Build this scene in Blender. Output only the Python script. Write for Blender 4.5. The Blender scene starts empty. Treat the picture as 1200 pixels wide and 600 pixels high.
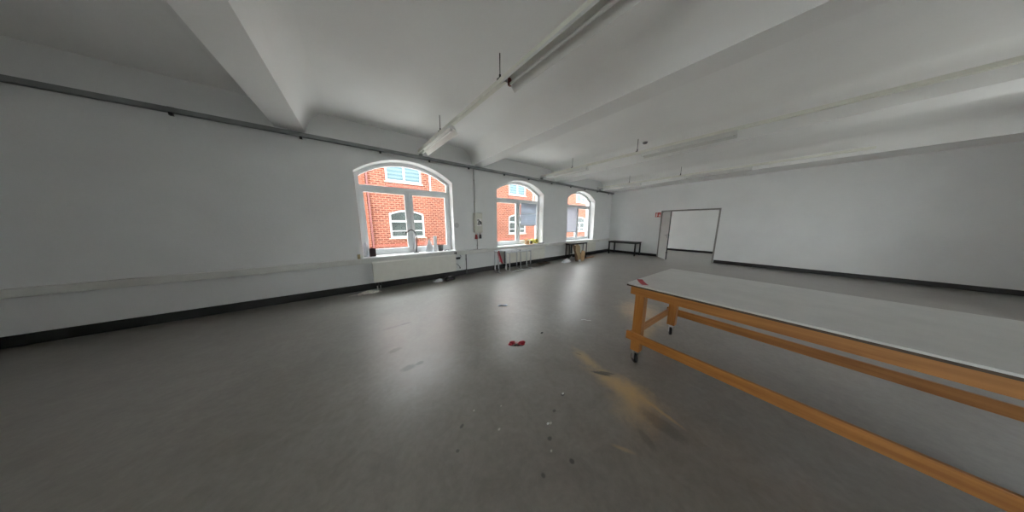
import bpy, bmesh, math, random
from mathutils import Vector, Matrix, noise
random.seed(7)
S = bpy.context.scene
COL = S.collection
PI = math.pi

# ------------------------------------------------------------------ materials
def new_mat(name):
    m = bpy.data.materials.new(name); m.use_nodes = True
    nt = m.node_tree
    b = nt.nodes['Principled BSDF']
    return m, nt, b

def nd(nt, t, **kw):
    n = nt.nodes.new(t)
    for k, v in kw.items():
        if k in n.inputs: n.inputs[k].default_value = v
        else: setattr(n, k, v)
    return n

def mat(name, col, rough=.5, metal=0., var=.06, scale=8., bump=0., bscale=60., spec=.5, stretch=None):
    """painted / plastic / metal surface with slight procedural variation"""
    m, nt, b = new_mat(name)
    b.inputs['Roughness'].default_value = rough
    b.inputs['Metallic'].default_value = metal
    b.inputs['Specular IOR Level'].default_value = spec
    tc = nd(nt, 'ShaderNodeTexCoord')
    src = tc.outputs['Object']
    if stretch:
        mp = nd(nt, 'ShaderNodeMapping'); mp.inputs['Scale'].default_value = stretch
        nt.links.new(src, mp.inputs['Vector']); src = mp.outputs['Vector']
    n = nd(nt, 'ShaderNodeTexNoise', Scale=scale, Detail=4.)
    nt.links.new(src, n.inputs['Vector'])
    r = nd(nt, 'ShaderNodeValToRGB')
    r.color_ramp.elements[0].position = .3; r.color_ramp.elements[1].position = .7
    r.color_ramp.elements[0].color = [max(0, c*(1-var)) for c in col] + [1]
    r.color_ramp.elements[1].color = [min(1, c*(1+var)) for c in col] + [1]
    nt.links.new(n.outputs['Fac'], r.inputs['Fac'])
    nt.links.new(r.outputs['Color'], b.inputs['Base Color'])
    if bump:
        n2 = nd(nt, 'ShaderNodeTexNoise', Scale=bscale, Detail=3.)
        nt.links.new(src, n2.inputs['Vector'])
        bp = nd(nt, 'ShaderNodeBump', Strength=bump, Distance=.01)
        nt.links.new(n2.outputs['Fac'], bp.inputs['Height'])
        nt.links.new(bp.outputs['Normal'], b.inputs['Normal'])
    return m

def glass_mat(name, tint=(.97, .985, .98), dirt=0.):
    m, nt, b = new_mat(name)
    nt.nodes.remove(b)
    out = nt.nodes['Material Output']
    tr = nd(nt, 'ShaderNodeBsdfTransparent'); tr.inputs['Color'].default_value = (*tint, 1)
    gl = nd(nt, 'ShaderNodeBsdfGlossy'); gl.inputs['Roughness'].default_value = .02
    lw = nd(nt, 'ShaderNodeLayerWeight', Blend=.5)
    pw = nd(nt, 'ShaderNodeMath', operation='POWER'); nt.links.new(lw.outputs['Facing'], pw.inputs[0]); pw.inputs[1].default_value = 5.
    fr = nd(nt, 'ShaderNodeMath', operation='MULTIPLY_ADD'); nt.links.new(pw.outputs[0], fr.inputs[0]); fr.inputs[1].default_value = .9; fr.inputs[2].default_value = .035
    mx = nd(nt, 'ShaderNodeMixShader')
    nt.links.new(fr.outputs[0], mx.inputs[0]); nt.links.new(tr.outputs[0], mx.inputs[1]); nt.links.new(gl.outputs[0], mx.inputs[2])
    last = mx
    if dirt:
        df = nd(nt, 'ShaderNodeBsdfTranslucent'); df.inputs['Color'].default_value = (.9, .9, .92, 1)
        nz = nd(nt, 'ShaderNodeTexNoise', Scale=3., Detail=5.)
        tc = nd(nt, 'ShaderNodeTexCoord'); nt.links.new(tc.outputs['Object'], nz.inputs['Vector'])
        mr = nd(nt, 'ShaderNodeMapRange'); mr.inputs['To Min'].default_value = dirt*.6; mr.inputs['To Max'].default_value = dirt*1.4
        nt.links.new(nz.outputs['Fac'], mr.inputs['Value'])
        m2 = nd(nt, 'ShaderNodeMixShader')
        nt.links.new(mr.outputs[0], m2.inputs[0]); nt.links.new(mx.outputs[0], m2.inputs[1]); nt.links.new(df.outputs[0], m2.inputs[2])
        last = m2
    nt.links.new(last.outputs[0], out.inputs['Surface'])
    return m

def brick_mat(name, c1, c2, mortar):
    m, nt, b = new_mat(name)
    b.inputs['Roughness'].default_value = .95; b.inputs['Specular IOR Level'].default_value = .08
    tc = nd(nt, 'ShaderNodeTexCoord')
    sp = nd(nt, 'ShaderNodeSeparateXYZ'); cb = nd(nt, 'ShaderNodeCombineXYZ')
    nt.links.new(tc.outputs['Object'], sp.inputs[0])
    ad = nd(nt, 'ShaderNodeMath', operation='ADD')
    nt.links.new(sp.outputs['X'], ad.inputs[0]); nt.links.new(sp.outputs['Y'], ad.inputs[1])
    nt.links.new(ad.outputs[0], cb.inputs['X']); nt.links.new(sp.outputs['Z'], cb.inputs['Y'])
    br = nd(nt, 'ShaderNodeTexBrick', Scale=1.)
    br.inputs['Brick Width'].default_value = .26; br.inputs['Row Height'].default_value = .105
    br.inputs['Mortar Size'].default_value = .017; br.inputs['Bias'].default_value = 0
    br.inputs['Color1'].default_value = (*c1, 1); br.inputs['Color2'].default_value = (*c2, 1); br.inputs['Mortar'].default_value = (*mortar, 1)
    nt.links.new(cb.outputs[0], br.inputs['Vector'])
    nz = nd(nt, 'ShaderNodeTexNoise', Scale=1.2, Detail=5.); nt.links.new(cb.outputs[0], nz.inputs['Vector'])
    mx = nd(nt, 'ShaderNodeMix', data_type='RGBA', blend_type='MULTIPLY')
    mx.inputs['Factor'].default_value = .5
    rp = nd(nt, 'ShaderNodeValToRGB'); rp.color_ramp.elements[0].position = .3; rp.color_ramp.elements[1].position = .75
    rp.color_ramp.elements[0].color = (.55, .5, .5, 1); rp.color_ramp.elements[1].color = (1, 1, 1, 1)
    nt.links.new(nz.outputs['Fac'], rp.inputs['Fac'])
    nt.links.new(br.outputs['Color'], mx.inputs['A']); nt.links.new(rp.outputs['Color'], mx.inputs['B'])
    nt.links.new(mx.outputs['Result'], b.inputs['Base Color'])
    return m

def wood_mat(name, c1, c2, axis='X', rough=.45):
    m, nt, b = new_mat(name)
    b.inputs['Roughness'].default_value = rough
    tc = nd(nt, 'ShaderNodeTexCoord'); mp = nd(nt, 'ShaderNodeMapping')
    sc = {'X': (1.2, 22, 22), 'Y': (22, 1.2, 22), 'Z': (22, 22, 1.2)}[axis]
    mp.inputs['Scale'].default_value = sc
    nt.links.new(tc.outputs['Object'], mp.inputs['Vector'])
    n = nd(nt, 'ShaderNodeTexNoise', Scale=1.5, Detail=6., Distortion=.6); nt.links.new(mp.outputs[0], n.inputs['Vector'])
    r = nd(nt, 'ShaderNodeValToRGB'); r.color_ramp.elements[0].position = .35; r.color_ramp.elements[1].position = .68
    r.color_ramp.elements[0].color = (*c1, 1); r.color_ramp.elements[1].color = (*c2, 1)
    nt.links.new(n.outputs['Fac'], r.inputs['Fac']); nt.links.new(r.outputs['Color'], b.inputs['Base Color'])
    return m

def floor_mat():
    m, nt, b = new_mat('sealed_floor')
    L = nt.links.new
    tc = nd(nt, 'ShaderNodeTexCoord'); P = tc.outputs['Object']
    n1 = nd(nt, 'ShaderNodeTexNoise', Scale=.8, Detail=6., Roughness=.55); L(P, n1.inputs['Vector'])
    r1 = nd(nt, 'ShaderNodeValToRGB'); r1.color_ramp.elements[0].position = .2; r1.color_ramp.elements[1].position = .8
    r1.color_ramp.elements[0].color = (.155, .140, .117, 1); r1.color_ramp.elements[1].color = (.224, .213, .194, 1)
    L(n1.outputs['Fac'], r1.inputs['Fac'])
    # fine speckle
    n2 = nd(nt, 'ShaderNodeTexNoise', Scale=22., Detail=6.); L(P, n2.inputs['Vector'])
    r2 = nd(nt, 'ShaderNodeValToRGB'); r2.color_ramp.elements[0].position = .35; r2.color_ramp.elements[1].position = .65
    r2.color_ramp.elements[0].color = (.92, .92, .92, 1); r2.color_ramp.elements[1].color = (1.06, 1.06, 1.06, 1)
    L(n2.outputs['Fac'], r2.inputs['Fac'])
    mx = nd(nt, 'ShaderNodeMix', data_type='RGBA', blend_type='MULTIPLY'); mx.inputs['Factor'].default_value = 1
    L(r1.outputs['Color'], mx.inputs['A']); L(r2.outputs['Color'], mx.inputs['B'])
    col = mx.outputs['Result']
    dist = nd(nt, 'ShaderNodeTexNoise', Scale=7., Detail=6., Roughness=.7); L(P, dist.inputs['Vector'])
    fine = nd(nt, 'ShaderNodeTexNoise', Scale=24., Detail=5., Roughness=.75); L(P, fine.inputs['Vector'])
    # worn, scuffed mottling
    sm = nd(nt, 'ShaderNodeTexNoise', Scale=4.5, Detail=9., Roughness=.75, Distortion=.8); L(P, sm.inputs['Vector'])
    sr = nd(nt, 'ShaderNodeValToRGB'); sr.color_ramp.elements[0].position = .33; sr.color_ramp.elements[1].position = .66
    sr.color_ramp.elements[0].color = (.84, .82, .80, 1); sr.color_ramp.elements[1].color = (1.12, 1.11, 1.10, 1)
    L(sm.outputs['Fac'], sr.inputs['Fac'])
    mm = nd(nt, 'ShaderNodeMix', data_type='RGBA', blend_type='MULTIPLY'); mm.inputs['Factor'].default_value = 1
    L(col, mm.inputs['A']); L(sr.outputs['Color'], mm.inputs['B']); col = mm.outputs['Result']
    def blotch(cx, cy, rx, ry, ang, warp, soft, strength, color, noise_node=dist):
        nonlocal col
        sub = nd(nt, 'ShaderNodeVectorMath', operation='SUBTRACT'); L(P, sub.inputs[0]); sub.inputs[1].default_value = (cx, cy, 0)
        rot = nd(nt, 'ShaderNodeVectorRotate', rotation_type='Z_AXIS'); L(sub.outputs[0], rot.inputs['Vector']); rot.inputs['Angle'].default_value = -ang
        dv = nd(nt, 'ShaderNodeVectorMath', operation='DIVIDE'); L(rot.outputs[0], dv.inputs[0]); dv.inputs[1].default_value = (rx, ry, 1)
        ln = nd(nt, 'ShaderNodeVectorMath', operation='LENGTH'); L(dv.outputs[0], ln.inputs[0])
        w = nd(nt, 'ShaderNodeMath', operation='MULTIPLY_ADD'); L(noise_node.outputs['Fac'], w.inputs[0]); w.inputs[1].default_value = warp; L(ln.outputs['Value'], w.inputs[2])
        mr = nd(nt, 'ShaderNodeMapRange', interpolation_type='SMOOTHSTEP'); L(w.outputs[0], mr.inputs['Value'])
        mr.inputs['From Min'].default_value = 1 + warp*.5 + soft*.5; mr.inputs['From Max'].default_value = 1 + warp*.5 - soft
        mr.inputs['To Min'].default_value = 0; mr.inputs['To Max'].default_value = strength
        x = nd(nt, 'ShaderNodeMix', data_type='RGBA'); L(mr.outputs[0], x.inputs['Factor']); L(col, x.inputs['A']); x.inputs['B'].default_value = (*color, 1)
        col = x.outputs['Result']
        return mr.outputs[0]
    saw = (.55, .37, .16)
    masks = []
    masks.append(blotch(1.89, 1.10, .19, .075, math.radians(75), 1.6, 1.0, .7, saw))
    masks.append(blotch(1.82, .70, .28, .115, math.radians(97), 1.6, 1.1, .80, saw))
    masks.append(blotch(1.72, .55, .22, .16, math.radians(30), 1.8, 1.1, .65, saw))
    masks.append(blotch(1.80, .36, .16, .018, math.radians(80), 1.5, .8, .6, saw))
    masks.append(blotch(1.27, .44, .07, .016, math.radians(120), 1.5, .9, .45, saw))
    masks.append(blotch(3.75, 1.22, .50, .32, math.radians(30), 1.4, 1.0, .95, (.60, .45, .27)))
    masks.append(blotch(3.0, .95, .35, .14, math.radians(0), 1.6, 1.0, .6, saw))
    dk = (.022, .02, .018)
    for (x, y, rx, ry, a, st) in [(.27, 2.165, .055, .032, 0, .95), (.385, 2.17, .03, .02, 0, .95), (.33, 2.17, .06, .006, 0, .6),
                                  (.20, 2.59, .06, .03, .2, .7), (.25, 3.23, .11, .02, 0, .5), (.42, 3.24, .06, .018, 0, .75),
                                  (1.30, .96, .016, .010, 0, .8), (.94, .60, .012, .012, 0, .9), (.93, .78, .014, .01, 0, .8), (1.12, .9, .012, .008, 0, .8),
                                  (.47, 1.24, .014, .008, .5, .8), (.38, 1.10, .01, .008, 0, .7), (.62, .52, .013, .012, 0, .8), (.74, .66, .01, .01, 0, .8),
                                  (1.815, .885, .07, .014, math.radians(125), .9), (1.865, .86, .06, .010, math.radians(125), .8), (1.9, 1.21, .03, .008, 1.9, .5),
                                  (1.68, .33, .12, .045, math.radians(85), .4), (1.47, .36, .06, .02, math.radians(60), .3)]:
        blotch(x, y, rx*1.35, ry*1.5, a, .9, .45, st, dk, fine)
    for (x, y, r) in [(.60, 1.30, .010), (.68, 1.05, .012), (1.02, .85, .012), (.88, .72, .010), (.80, 1.20, .008)]:
        blotch(x, y, r, r*.7, .3, .6, .5, .7, (.6, .58, .5), fine)
    L(col, b.inputs['Base Color'])
    # worn gloss
    ro = None
    for mk in masks[:5]:
        a = nd(nt, 'ShaderNodeMath', operation='MULTIPLY_ADD'); L(mk, a.inputs[0]); a.inputs[1].default_value = .3; a.use_clamp = True
        if ro is None: a.inputs[2].default_value = FLOOR_R
        else: L(ro, a.inputs[2])
        ro = a.outputs[0]
    L(ro, b.inputs['Roughness'])
    b.inputs['Specular IOR Level'].default_value = .6
    b.inputs['Coat Weight'].default_value = 1.; b.inputs['Coat Roughness'].default_value = .48
    n3 = nd(nt, 'ShaderNodeTexNoise', Scale=3.5, Detail=4.); L(P, n3.inputs['Vector'])
    bp = nd(nt, 'ShaderNodeBump', Strength=.03, Distance=.01); L(n3.outputs['Fac'], bp.inputs['Height']); L(bp.outputs['Normal'], b.inputs['Normal'])
    return m

def fabric_mat(name, c1, c2, scale):
    m, nt, b = new_mat(name)
    b.inputs['Roughness'].default_value = .85
    tc = nd(nt, 'ShaderNodeTexCoord')
    w = nd(nt, 'ShaderNodeTexWave', Scale=scale, Distortion=.6, bands_direction='Z'); nt.links.new(tc.outputs['Object'], w.inputs['Vector'])
    r = nd(nt, 'ShaderNodeValToRGB'); r.color_ramp.elements[0].color = (*c1, 1); r.color_ramp.elements[1].color = (*c2, 1)
    nt.links.new(w.outputs['Fac'], r.inputs['Fac'])
    nt.links.new(r.outputs['Color'], b.inputs['Base Color'])
    b.inputs['Transmission Weight'].default_value = 0.
    out = nt.nodes['Material Output']
    tl = nd(nt, 'ShaderNodeBsdfTranslucent'); nt.links.new(r.outputs['Color'], tl.inputs['Color'])
    mx = nd(nt, 'ShaderNodeMixShader'); mx.inputs[0].default_value = .62
    nt.links.new(b.outputs[0], mx.inputs[1]); nt.links.new(tl.outputs[0], mx.inputs[2]); nt.links.new(mx.outputs[0], out.inputs['Surface'])
    return m

FLOOR_R = .34
M = {}
M['wall'] = mat('wall_paint', (.70, .706, .70), .85, var=.03, scale=1.5, bump=.12, bscale=30)
M['ceil'] = mat('ceiling_paint', (.84, .838, .825), .9, var=.03, scale=.9, bump=.10, bscale=20)
M['floor'] = floor_mat()
M['base'] = mat('black_skirting', (.012, .012, .013), .5, var=.3)
M['pvc'] = mat('white_window_plastic', (.80, .82, .83), .35, var=.02)
M['glass'] = glass_mat('clear_glass')
M['dusty'] = glass_mat('dusty_glass', (.97, .98, .98), .005)
M['sill'] = mat('white_sill', (.80, .80, .79), .35, var=.03)
M['rad'] = mat('cream_radiator', (.70, .69, .63), .4, var=.03)
M['duct'] = mat('duct_plastic', (.62, .615, .585), .5, var=.08, scale=3)
M['rail'] = mat('grey_steel_rail', (.22, .23, .23), .45, .5, var=.15, scale=5)
M['black'] = mat('black_metal', (.014, .014, .015), .45, var=.3)
M['blackp'] = mat('black_plastic', (.015, .015, .016), .4, var=.3)
M['steel'] = mat('brushed_steel', (.52, .54, .55), .38, .75, var=.12, scale=20, stretch=(1, 1, .2))
M['chrome'] = mat('zinc', (.5, .5, .5), .3, 1., var=.1)
M['track'] = mat('track_enamel', (.74, .735, .66), .45, var=.04)
M['enamel'] = mat('reflector_enamel', (.70, .70, .67), .4, var=.05, scale=4)
M['tube'] = mat('lamp_tube_glass', (.80, .80, .78), .2, var=.02)
M['holder'] = mat('lamp_holder_red', (.20, .045, .035), .5, var=.2)
M['hold_w'] = mat('lamp_holder_white', (.55, .55, .52), .5, var=.1)
M['boxw'] = mat('switch_box', (.60, .585, .51), .45, var=.04)
M['red'] = mat('red_plastic', (.26, .012, .014), .45, var=.15)
M['tape'] = mat('red_tape', (.42, .018, .035), .45, var=.25, scale=30)
M['tapep'] = mat('pink_tape', (.55, .22, .25), .5, var=.2, scale=30)
M['wood'] = wood_mat('orange_pine', (.30, .112, .020), (.43, .185, .040), 'Z')
M['woodx'] = wood_mat('orange_pine_long', (.30, .112, .020), (.43, .185, .040), 'Y')
M['woody'] = wood_mat('orange_pine_cross', (.30, .112, .020), (.43, .185, .040), 'X')
M['lam'] = mat('grey_laminate', (.60, .60, .58), .34, var=.06, scale=6)
M['edge'] = mat('dark_board_edge', (.07, .045, .025), .6, var=.3, scale=20)
M['rubber'] = mat('caster_rubber', (.012, .012, .012), .5, var=.2)
M['brick'] = brick_mat('red_brick', (.17, .045, .026), (.095, .024, .015), (.26, .145, .105))
M['brick2'] = brick_mat('pale_red_brick', (.20, .056, .030), (.15, .041, .023), (.21, .11, .08))
M['stone'] = mat('cream_stone', (.30, .25, .20), .8, var=.1)
M['darkbrick'] = mat('dark_brick_band', (.20, .06, .04), .9, var=.25, scale=15)
M['fpvc'] = mat('facade_window_white', (.42, .43, .43), .4, var=.02)
M['fglass'] = mat('dark_window_glass', (.035, .042, .040), .08, var=.4, scale=1.3, spec=.12)
M['slat'] = fabric_mat('pale_blue_slats', (.13, .195, .215), (.22, .29, .31), 1.7)
M['zincpipe'] = mat('drain_pipe', (.13, .04, .035), .5, .2, var=.2)
M['whitep'] = mat('white_pipe', (.75, .72, .68), .5, var=.05)
M['ground'] = mat('yard_paving', (.52, .50, .47), .9, var=.15, scale=2)
M['blind'] = fabric_mat('blue_grey_blind', (.44, .485, .54), (.50, .54, .59), 6.)
M['blind2'] = fabric_mat('lilac_grey_blind', (.56, .57, .61), (.62, .63, .67), 6.)
M['card'] = mat('cardboard', (.38, .28, .165), .9, var=.15, scale=10)
M['cardd'] = mat('cardboard_dark', (.12, .062, .03), .9, var=.25, scale=10)
M['paper'] = mat('white_paper', (.80, .81, .82), .8, var=.03)
M['greyp'] = mat('dark_grey_plastic', (.11, .112, .115), .5, var=.15)
M['maroon'] = mat('maroon_tin', (.022, .005, .006), .4, var=.4, scale=18)
M['yellow'] = mat('yellow_tape', (.72, .66, .10), .5, var=.1)
M['olive'] = mat('olive_core', (.12, .11, .03), .7, var=.2)
M['tan'] = mat('tan_card', (.50, .33, .18), .8, var=.1)
M['orange'] = mat('orange_card', (.72, .40, .20), .8, var=.08)
M['brown'] = mat('brown_glass', (.09, .045, .02), .3, var=.2)
M['film'] = mat('white_film', (.72, .74, .78), .35, var=.06, scale=14)
M['bluew'] = mat('blue_grey_scrap', (.42, .50, .62), .6, var=.3, scale=25)
M['door'] = mat('door_white', (.66, .665, .65), .45, var=.03, scale=2)
M['signred'] = mat('sign_red', (.52, .05, .045), .5, var=.05)
M['signwhite'] = mat('sign_white', (.78, .76, .74), .5, var=.02)
M['ink'] = mat('black_ink', (.012, .012, .012), .6, var=.1)
M['plug'] = mat('yellowed_plastic', (.45, .37, .20), .6, var=.1)

# ------------------------------------------------------------------ mesh helpers
def finish(name, bm, m, parent=None, smooth=False, bevel=0., segs=2, loc=None, rot=None):
    bmesh.ops.remove_doubles(bm, verts=bm.verts, dist=1e-6)
    bmesh.ops.recalc_face_normals(bm, faces=bm.faces)
    me = bpy.data.meshes.new(name); bm.to_mesh(me); bm.free()
    o = bpy.data.objects.new(name, me); COL.objects.link(o)
    me.materials.append(m)
    if smooth:
        for p in me.polygons: p.use_smooth = True
    if bevel:
        md = o.modifiers.new('b', 'BEVEL'); md.width = bevel; md.segments = segs; md.limit_method = 'ANGLE'; md.angle_limit = .6
    if smooth and not bevel:
        md = o.modifiers.new('s', 'EDGE_SPLIT'); md.split_angle = .7
    if parent is not None: o.parent = parent
    if loc: o.location = loc
    if rot: o.rotation_euler = rot
    return o

def BM(): return bmesh.new()

def box(bm, x0, x1, y0, y1, z0, z1, mtx=None):
    v = [bm.verts.new(p) for p in [(x0, y0, z0), (x1, y0, z0), (x1, y1, z0), (x0, y1, z0), (x0, y0, z1), (x1, y0, z1), (x1, y1, z1), (x0, y1, z1)]]
    for f in [(0, 3, 2, 1), (4, 5, 6, 7), (0, 1, 5, 4), (1, 2, 6, 5), (2, 3, 7, 6), (3, 0, 4, 7)]:
        bm.faces.new([v[i] for i in f])
    if mtx is not None: bmesh.ops.transform(bm, matrix=mtx, verts=v)
    return v

def prism(bm, pts, axis, a, b):
    """closed 2D outline extruded along an axis: axis 'Y' -> pts are (x,z); 'X' -> (y,z); 'Z' -> (x,y)"""
    mk = {'Y': lambda p, t: (p[0], t, p[1]), 'X': lambda p, t: (t, p[0], p[1]), 'Z': lambda p, t: (p[0], p[1], t)}[axis]
    A = [bm.verts.new(mk(p, a)) for p in pts]; B = [bm.verts.new(mk(p, b)) for p in pts]
    n = len(pts)
    bm.faces.new(A); bm.faces.new(B[::-1])
    for i in range(n): bm.faces.new([A[i], B[i], B[(i+1) % n], A[(i+1) % n]])
    return A + B

def ring(bm, outer, inner, axis, a, b):
    mk = {'Y': lambda p, t: (p[0], t, p[1]), 'X': lambda p, t: (t, p[0], p[1]), 'Z': lambda p, t: (p[0], p[1], t)}[axis]
    n = len(outer)
    oa = [bm.verts.new(mk(p, a)) for p in outer]; ob = [bm.verts.new(mk(p, b)) for p in outer]
    ia = [bm.verts.new(mk(p, a)) for p in inner]; ib = [bm.verts.new(mk(p, b)) for p in inner]
    for i in range(n):
        j = (i+1) % n
        bm.faces.new([oa[i], oa[j], ia[j], ia[i]]); bm.faces.new([ob[i], ib[i], ib[j], ob[j]])
        bm.faces.new([oa[i], ob[i], ob[j], oa[j]]); bm.faces.new([ia[i], ia[j], ib[j], ib[i]])

def plate(bm, outer, holes, axis, a, b):
    """slab with holes"""
    mk = {'Y': lambda p, t: (p[0], t, p[1]), 'X': lambda p, t: (t, p[0], p[1]), 'Z': lambda p, t: (p[0], p[1], t)}[axis]
    edges = []; loops = []
    for lp in [outer] + holes:
        vs = [bm.verts.new(mk(p, a)) for p in lp]; loops.append(vs)
        for i in range(len(vs)): edges.append(bm.edges.new((vs[i], vs[(i+1) % len(vs)])))
    r = bmesh.ops.triangle_fill(bm, use_beauty=True, use_dissolve=False, edges=edges)
    faces = [f for f in r['geom'] if isinstance(f, bmesh.types.BMFace)]
    ext = bmesh.ops.extrude_face_region(bm, geom=faces)
    vs = [v for v in ext['geom'] if isinstance(v, bmesh.types.BMVert)]
    d = Vector(mk((0, 0), b)) - Vector(mk((0, 0), a))
    bmesh.ops.translate(bm, vec=d, verts=vs)
    have = set()
    # front faces may have been removed by the extrude: refill
    r2 = bm.faces
    return faces

def tube(bm, pts, r, n=10, cap=True):
    pts = [Vector(p) for p in pts]
    rings = []
    up0 = None
    for i, p in enumerate(pts):
        if i == 0: t = pts[1]-pts[0]
        elif i == len(pts)-1: t = pts[-1]-pts[-2]
        else: t = (pts[i+1]-pts[i]).normalized() + (pts[i]-pts[i-1]).normalized()
        t.normalize()
        if up0 is None: up0 = Vector((0, 0, 1)) if abs(t.z) < .9 else Vector((1, 0, 0))
        a = t.cross(up0)
        if a.length < 1e-4: a = t.cross(Vector((0, 1, 0)))
        a.normalize(); bvec = a.cross(t).normalized(); up0 = bvec
        rr = r[i] if isinstance(r, (list, tuple)) else r
        rings.append([bm.verts.new(p + (a*math.cos(2*PI*k/n) + bvec*math.sin(2*PI*k/n))*rr) for k in range(n)])
    for A, B in zip(rings, rings[1:]):
        for k in range(n): bm.faces.new([A[k], A[(k+1) % n], B[(k+1) % n], B[k]])
    if cap:
        bm.faces.new(rings[0][::-1]); bm.faces.new(rings[-1])

def lathe(bm, prof, c=(0, 0, 0), n=20, axis='Z'):
    rings = []
    for r, h in prof:
        row = []
        for k in range(n):
            a = 2*PI*k/n
            p = {'Z': (r*math.cos(a), r*math.sin(a), h), 'Y': (r*math.cos(a), h, r*math.sin(a)), 'X': (h, r*math.cos(a), r*math.sin(a))}[axis]
            row.append(bm.verts.new((c[0]+p[0], c[1]+p[1], c[2]+p[2])))
        rings.append(row)
    for A, B in zip(rings, rings[1:]):
        for k in range(n): bm.faces.new([A[k], A[(k+1) % n], B[(k+1) % n], B[k]])
    bm.faces.new(rings[0][::-1]); bm.faces.new(rings[-1])

def rot_all(bm, m):
    bmesh.ops.transform(bm, matrix=m, verts=bm.verts)

def tag(o, label=None, cat=None, group=None, kind=None):
    if label: o['label'] = label
    if cat: o['category'] = cat
    if group: o['group'] = group
    if kind: o['kind'] = kind
    return o

def empty(name, loc, label=None, cat=None, group=None, rz=0, kind=None):
    o = bpy.data.objects.new(name, None); COL.objects.link(o); o.location = loc; o.rotation_euler = (0, 0, rz)
    o.empty_display_size = .1
    return tag(o, label, cat, group, kind)

def copy_tree(o, parent=None):
    c = o.copy(); COL.objects.link(c)
    if parent is not None: c.parent = parent
    for ch in list(o.children): copy_tree(ch, c)
    return c

def rect(x0, x1, z0, z1): return [(x0, z0), (x1, z0), (x1, z1), (x0, z1)]

def arch(x0, x1, z0, zs, za, n=20, inset=0., ibot=None):
    """outline of an arched opening, optionally inset"""
    w = (x1-x0)/2; h = za-zs; R = (w*w+h*h)/(2*h); cx = (x0+x1)/2; cz = za-R
    r = R-inset; xa = w-inset; ib = inset if ibot is None else ibot
    a0 = math.acos(max(-1, min(1, xa/r)))
    pts = [(cx-xa, z0+ib), (cx+xa, z0+ib)]
    for i in range(n+1):
        a = a0 + (PI-2*a0)*i/n
        pts.append((cx+r*math.cos(a), cz+r*math.sin(a)))
    return pts

# ------------------------------------------------------------------ the room
YW, YO = 5.54, 6.02         # inner and outer face of the window wall
XF = 11.02                  # far wall
XL, YB = -3.95, -3.6        # walls behind the camera
ZC = 3.60
SILL, SPR, APX = .735, 2.63, 3.0
OPEN = [(0.0, 2.14), (3.60, 5.76), (7.25, 9.40)]
NEXT_ADDED = (12.0, 14.1)  # unseen window added to brighten the neighbouring room
XE = 14.45                  # far wall of the neighbouring room

bm = BM(); plate(bm, rect(XL-.3, XE+.3, -.3, 6.0), [arch(a, b, SILL, SPR, APX) for a, b in OPEN+[NEXT_ADDED]], 'Y', YW, YO)  # unseen upper part added to block sky light from the brick facade
tag(finish('wall_front', bm, M['wall']), kind='structure')
bm = BM(); BACK_ADDED = [(5.6, 7.75), (11.6, 13.75)]  # unseen windows added to bring more daylight into both rooms
plate(bm, rect(XL-.3, XE+.3, -.3, 3.9), [arch(a, b, SILL, SPR, APX) for a, b in BACK_ADDED], 'Y', YB-.45, YB)
tag(finish('wall_back', bm, M['wall']), kind='structure')
LEFT_ADDED = [(-2.6, -.45)]  # unseen window added so daylight reaches the end wall
bm = BM(); plate(bm, rect(YB, YW, -.3, 3.9), [arch(a, b, SILL, SPR, APX) for a, b in LEFT_ADDED], 'X', XL-.45, XL)
tag(finish('wall_left', bm, M['wall']), kind='structure')
DOOR = (1.36, 3.16, 2.07)
bm = BM(); plate(bm, [(YB, 0), (DOOR[0], 0), (DOOR[0], DOOR[2]), (DOOR[1], DOOR[2]), (DOOR[1], 0), (YW, 0), (YW, 3.7), (YB, 3.7)], [], 'X', XF, XF+.16)
tag(finish('wall_right', bm, M['wall']), kind='structure')
bm = BM(); box(bm, XE, XE+.3, YB, YW, -.3, 3.9)
tag(finish('wall_far', bm, M['wall']), kind='structure')
bm = BM(); box(bm, XL-.3, XE+.3, YB-.45, YW, -.3, 0)
tag(finish('floor', bm, M['floor']), kind='structure')

# ceiling with coved downstand beams; the second beam runs slightly askew
def cove_l(xb): return [(xb-.33, ZC), (xb-.22, ZC-.03), (xb-.13, ZC-.10), (xb-.06, ZC-.22), (xb-.02, ZC-.33), (xb, 3.2)]
def cove_r(xb): return [(xb, 3.2), (xb+.02, ZC-.33), (xb+.06, ZC-.22), (xb+.13, ZC-.10), (xb+.22, ZC-.03), (xb+.33, ZC)]
BEAMS = [(-1.02, -.64), (2.77, 3.12), (6.37, 7.0), (10.06, XF+.1)]
bm = BM()
prof = [(XL-.3, ZC, 0)]
for i, (a, b) in enumerate(BEAMS):
    sk = .05 if i == 1 else 0.
    prof += [(x, z, sk) for x, z in cove_l(a)]
    prof += [(x, z, sk) for x, z in cove_r(b)] if i < 3 else [(b, 3.2, 0), (b, ZC, 0)]
prof += [(XE+.3, ZC, 0), (XE+.3, 3.92, 0), (XL-.3, 3.92, 0)]
A = [bm.verts.new((x, YW+.05, z)) for x, z, s in prof]
B = [bm.verts.new((x + s*(YW-YB), YB-.2, z)) for x, z, s in prof]
n = len(prof)
for i in range(n): bm.faces.new([A[i], A[(i+1) % n], B[(i+1) % n], B[i]])
bm.faces.new(A); bm.faces.new(B[::-1])
o = tag(finish('ceiling', bm, M['ceil'], smooth=True), kind='structure')

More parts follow.
